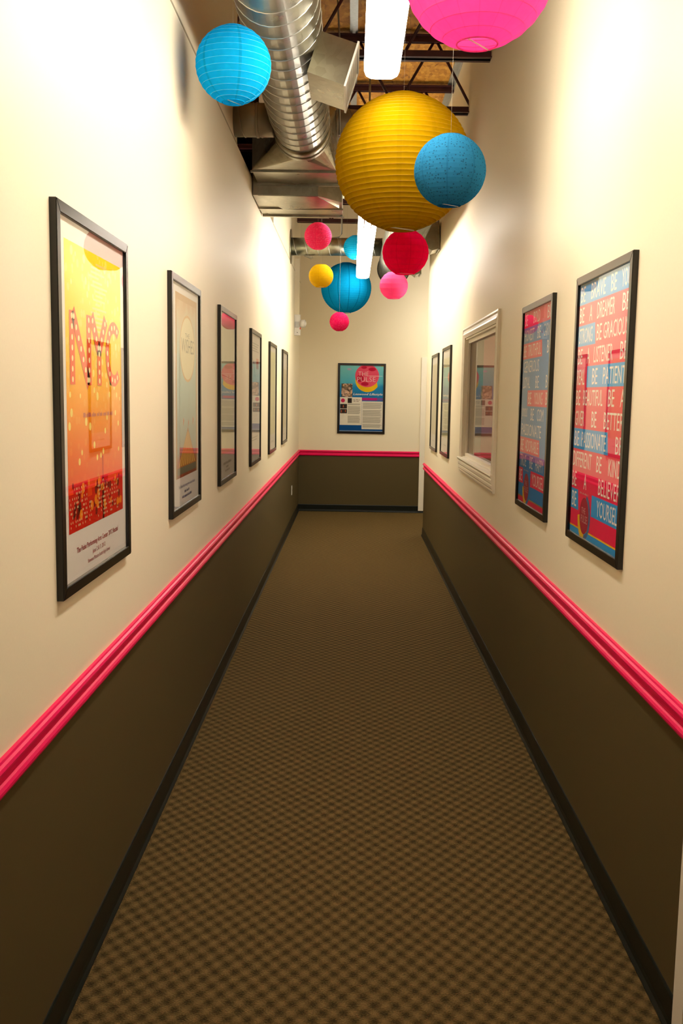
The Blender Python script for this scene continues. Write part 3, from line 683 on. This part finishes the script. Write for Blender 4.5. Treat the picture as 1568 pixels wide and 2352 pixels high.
# --- left 3 to 6: pale posters
PALE = plain('pale_print', hx('d9d2a8'), .5, noise=.08, scale=6)
P = LP(2, 'framed pale cream poster mirroring the end poster, third on the left wall', PAPER)
P.flat('pale_picture', [rect(.09, .66, .17, .90)], PALE, 1); P.flat('horizon_line', [[(.12, .62), (.62, .60), (.62, .604), (.12, .624)]], ink('line', '9c9470'), 2)
P.flat('small_print', marks(.19, .57, .105, .121, 5)+marks(.32, .43, .083, .095, 6)+marks(.28, .48, .062, .073, 7), ink('grey_text', '6c665c'), 2)
P = LP(3, 'framed white poster with lines of print and a coral block, fourth on the left wall', PAPER)
P.flat('print_lines', [rect(.12, .60-.05*(k % 3), z, z+.008) for k, z in enumerate([.90, .882, .864, .846, .20, .18])], ink('lines', '8c8a84'), 1)
P.flat('coral_block', [rect(.42, .60, .72, .80)], ink('coral', 'd8664c'), 2); P.flat('figure_curve', [[(.12, .80), (.25, .76), (.34, .66), (.33, .65), (.24, .75), (.12, .79)]], ink('curve', '6f7f8e'), 2)
P = LP(4, 'framed faded yellow-green poster, fifth on the left wall', PAPER)
P.flat('faded_picture', [rect(.09, .66, .17, .92)], plain('faded_print', hx('d6d59a'), .5, noise=.08, scale=5), 1)
P.flat('small_print', marks(.25, .50, .095, .110, 2008), ink('grey_text', '6c665c'), 2)
P = LP(5, 'framed beige poster nearest the end wall on the left', PAPER)
P.flat('beige_picture', [rect(.09, .66, .17, .80)], plain('beige_print', hx('cbbf95'), .5, noise=.06, scale=5), 1)
P.flat('small_print', marks(.25, .50, .095, .110, 2007), ink('grey_text', '6c665c'), 2)

# --- right posters: rows of words
REDI, BLUI, WHI = ink('poster_red', 'ee0c50'), ink('poster_blue', '2a9ae0'), ink('poster_white', 'f3e6dc')
DEEP = ink('poster_deepblue', '1480c8'); YELI = ink('poster_yellow', 'f0bc10'); DRED = ink('poster_darkred', 'a80f3a')
def words(P, rows, block_mat, top=.970, pitch=.0772):
    blocks = []; txt = []
    for i, row in enumerate(rows):
        z1 = top-pitch*i; z0 = z1-pitch
        for seg in row:
            s, x0, x1 = seg[:3]
            txt.append((s, x0, x1, z0+.010, z1-.010))
            if len(seg) > 3: blocks.append([(seg[3], z0), (seg[4]+.008, z0), (seg[4]-.008, z1), (seg[3], z1)])
    P.flat('colour_blocks', blocks, block_mat, 1); P.text(txt, WHI, 2)
def logo(P, cres, stripe1, stripe2, band):
    P.flat('footer_band', [rect(.02, .727, .018, .052)], stripe1, 1.2); P.flat('footer_line', [rect(.02, .727, .052, .058)], stripe2, 1.4); P.flat('footer_strip', [rect(.02, .727, .018, .030)], band, 1.6)
    cr = []
    a = [math.radians(t) for t in range(-130, 75, 12)]
    for p, q in zip(a, a[1:]):
        def pt(t, r, o): return (.245+o+r*math.cos(t), .108+r*math.sin(t))
        cr.append([pt(p, .070, 0), pt(p, .084, .008), pt(q, .084, .008), pt(q, .070, 0)])
    P.flat('logo_crescent', cr, cres, 1.8)
    y = []
    a = [math.radians(t) for t in range(180, 285, 12)]
    for p, q in zip(a, a[1:]): y.append([(.245+.066*math.cos(p), .108+.066*math.sin(p)), (.235+.086*math.cos(p), .104+.086*math.sin(p)), (.235+.086*math.cos(q), .104+.086*math.sin(q)), (.245+.066*math.cos(q), .108+.066*math.sin(q))])
    P.flat('logo_sickle', y, YELI, 2.2); P.flat('logo_disc', [disc(.245, .110, .068)], DRED, 2)
    P.text([('THE', .205, .265, .118, .140), ('PULSE', .200, .295, .084, .112)], ink('logo_text', 'd8a0a0'), 3, 'logo_lettering')
    P.flat('motto', marks(.17, .30, .188, .195, 9), ink('logo_text', 'd8a0a0'), 3)
P = RP(0, 'framed red poster of BE phrases with blue strips, nearest on the right wall', REDI)
words(P, [[('BE', .045, .115, .02, .727), ('BRAVE', .20, .40), ('BE', .47, .54), ('YOU', .60, .70)],
  [('BE', .04, .11), ('A', .19, .23), ('DREAMER', .30, .53), ('BE', .62, .70)],
  [('STRONG', .045, .245, .02, .285), ('BE', .305, .375), ('GRACIOUS', .40, .70)],
  [('BE', .04, .11), ('A', .18, .22), ('LISTENER', .28, .53), ('BE', .62, .70)],
  [('REAL', .04, .155), ('BE', .27, .345, .19, .727), ('PATIENT', .42, .70)],
  [('BE', .04, .105), ('BEAUTIFUL', .15, .43), ('BE', .50, .58), ('A', .65, .70)],
  [('GIVER', .04, .18), ('BE', .29, .36), ('BETTER', .46, .70)],
  [('BE', .045, .115, .02, .525), ('PASSIONATE', .155, .50), ('BE', .62, .70)],
  [('DIFFERENT', .035, .32), ('BE', .39, .46), ('KIND', .55, .70)],
  [('BE', .035, .105), ('A', .22, .26), ('BELIEVER', .43, .70)],
  [('BE', .045, .115, .02, .145), ('YOURSELF', .42, .71, .345, .727)]], BLUI)
logo(P, ink('crescent_blue', '4a6c9c'), BLUI, YELI, ink('pale_blue', '5fa5cf'))
P = RP(1, 'framed blue poster of BE phrases with red strips, second on the right wall', DEEP)
words(P, [[('BE', .05, .12, .02, .727), ('BOLD', .27, .43), ('BE', .60, .70)],
  [('HONEST', .05, .30), ('BE', .38, .46), ('CARING', .53, .71)],
  [('BE', .04, .11, .02, .505), ('TRUTHFUL', .16, .48), ('BE', .62, .70)],
  [('GENEROUS', .06, .45)],
  [('LOYAL', .06, .24), ('BE', .38, .46), ('BE', .62, .70)],
  [('BE', .21, .29, .186, .727), ('YOUNG', .36, .56), ('BE', .63, .71)],
  [('JOYOUS', .05, .20), ('BE', .29, .37), ('COM', .45, .60)],
  [('PASSIONATE', .06, .56)],
  [('BE', .06, .13, .02, .535), ('ADORABLE', .18, .51)],
  [('TRUE', .06, .22), ('BE', .31, .39), ('HAPPY', .46, .64)],
  [('BE', .045, .115, .02, .145), ('YOURSELF', .38, .69, .345, .727)]], REDI)
logo(P, DEEP, REDI, ink('dull_gold', '9a8a48'), ink('pale_rose', 'd08a86'))
P = RP(2, 'framed pale poster just past the window on the right wall', PAPER)
P.flat('pale_picture', [rect(.09, .66, .17, .90)], PALE, 1)
P.flat('small_print', marks(.25, .50, .095, .110, 2009), ink('grey_text', '6c665c'), 2)
P = RP(3, 'framed pale poster farthest along the right wall', PAPER)
P.flat('beige_picture', [rect(.09, .66, .17, .90)], MATS['beige_print'], 1)
P.flat('small_print', marks(.25, .50, .095, .110, 2006), ink('grey_text', '6c665c'), 2)

# --- end wall poster
EW, EH = .672, .985
def cyan():
    m, nt, b = newmat('cyan_print')
    tc = N(nt, 'ShaderNodeTexCoord'); sp = N(nt, 'ShaderNodeSeparateXYZ'); nt.links.new(tc.outputs['Object'], sp.inputs[0])
    no = N(nt, 'ShaderNodeTexNoise'); no.inputs['Scale'].default_value = 5; nt.links.new(tc.outputs['Object'], no.inputs['Vector'])
    h = mathn(nt, 'ADD', sp.outputs[2], mathn(nt, 'MULTIPLY', mathn(nt, 'SUBTRACT', no.outputs['Fac'], .5), .12))
    r = ramp(nt, [(.05, hx('0a4c92')), (.45, hx('1668a8')), (.66, hx('1f8cc4')), (.72, hx('52b4cc')), (.95, hx('7ccad0'))]); nt.links.new(h, r.inputs[0])
    nt.links.new(r.outputs[0], b.inputs['Base Color']); b.inputs['Roughness'].default_value = .45; b.inputs['Specular IOR Level'].default_value = .08; return m
P = Print('framed blue poster reading THE PULSE alone on the end wall', (.138, YE, 1.118), 0, EW, EH, cyan())
ox, oz = .198, 1.118          # world to print coordinates
def E(x0, x1, z0, z1): return rect(x0+ox, x1+ox, z0-oz, z1-oz)
P.flat('top_bands', [E(.02, .10, 2.072, 2.085), E(.40, .452, 2.066, 2.085)], YELI, 1)
C0, C1 = .213+ox, 1.932-oz
cr = []
a = [math.radians(t) for t in range(168, 335, 8)]
for p, q in zip(a, a[1:]): cr.append([(C0+.164*math.cos(p), C1+.160*math.sin(p)), (C0+.006+.170*math.cos(p), C1-.062+.166*math.sin(p)), (C0+.006+.170*math.cos(q), C1-.062+.166*math.sin(q)), (C0+.164*math.cos(q), C1+.160*math.sin(q))])
P.flat('yellow_crescent', cr, YELI, 1)
cd = [(x, min(z, 2.078-oz)) for x, z in disc(C0, C1, .168, 40, .160)]
P.flat('pink_disc', [cd], ink('logo_pink', 'e8506e'), 2)
P.flat('disc_petals', [disc(C0+.07, C1+.09, .052, 20, .026), disc(C0-.03, C1-.115, .055, 20, .026), disc(C0-.10, C1-.04, .05, 20, .05), disc(C0-.045, C1+.115, .04, 20, .02)], ink('petal', 'c4103e'), 2.4)
P.flat('lilac_patch', [disc(-.04+ox, 2.02-oz, .03, 16, .015)], ink('lilac', 'b8a4c8'), 1)
P.text([('THE', .090+ox, .233+ox, 1.928-oz, 1.987-oz, {'offset': -.018}), ('PULSE', .075+ox, .333+ox, 1.850-oz, 1.914-oz, {'offset': -.018})], WHI, 3)
P.flat('subtitle_rule', [E(.24, .43, 1.926, 1.931)], WHI, 3)
P.text([('Leawood Lifestyle', .021+ox, .436+ox, 1.650-oz, 1.690-oz, {'shear': .25, 'offset': .012})], WHI, 3, 'headline')
P.flat('magenta_band', [E(.14, .36, 1.588, 1.623)], ink('magenta', 'c01a78'), 1); P.flat('violet_band', [E(.36, .443, 1.588, 1.623)], ink('violet', '6a58a0'), 1)
WHP = ink('article_paper', 'e6e0d2')
P.flat('article_sheets', [E(-.163, .145, 1.238, 1.629), E(.147, .443, 1.182, 1.574)], WHP, 1.5)
def collage():
    m, nt, b = newmat('photo_print'); tc = N(nt, 'ShaderNodeTexCoord'); v = N(nt, 'ShaderNodeTexVoronoi'); v.inputs['Scale'].default_value = 38
    nt.links.new(tc.outputs['Object'], v.inputs['Vector']); r = ramp(nt, [(.1, hx('2a1a14')), (.35, hx('5c4a30')), (.55, hx('a88468')), (.8, hx('d8b4a0')), (1, hx('e0a030'))])
    nt.links.new(v.outputs['Color'], r.inputs[0]); nt.links.new(r.outputs[0], b.inputs['Base Color']); return m
P.flat('group_photo', [E(-.145, .009, 1.632, 1.819)], collage(), 2)
DK = ink('dark_photo', '2c2628')
P.flat('stage_photos', [E(-.055, .004, 1.547, 1.616), E(-.160, -.063, 1.469, 1.533), E(-.160, -.063, 1.401, 1.462)], DK, 2)
P.flat('stage_figures', [disc(-.115+ox, 1.50-oz, .006, 10, .02), disc(-.14+ox, 1.43-oz, .006, 10, .02), disc(-.085+ox, 1.435-oz, .005, 10, .018)], ink('figure_orange', 'd0683c'), 2.5)
P.flat('small_disc', [disc(-.122+ox, 1.582-oz, .028)], ink('small_pink', 'd02a60'), 2)
ln = []
zz = 1.535
while zz > 1.262:
    if int(zz*1000) % 7: ln.append(E(-.052, .128-random.uniform(0, .02), zz, zz+.0035))
    zz -= .0074
zz = 1.553
while zz > 1.20:
    if int(zz*1000) % 8: ln.append(E(.160, .432-random.uniform(0, .03), zz, zz+.0035))
    zz -= .0074
P.flat('article_lines', ln, ink('article_text', '8f8a7c'), 2)
P.flat('article_heading', marks(.018+ox, .128+ox, 1.588-oz, 1.602-oz, 11)+marks(.025+ox, .105+ox, 1.568-oz, 1.581-oz, 12), ink('article_head', '6a4a48'), 2)
P.flat('footer_strip', [E(-.172, .446, 1.150, 1.160)], ink('footer_grey', '8f9fb4'), 1)
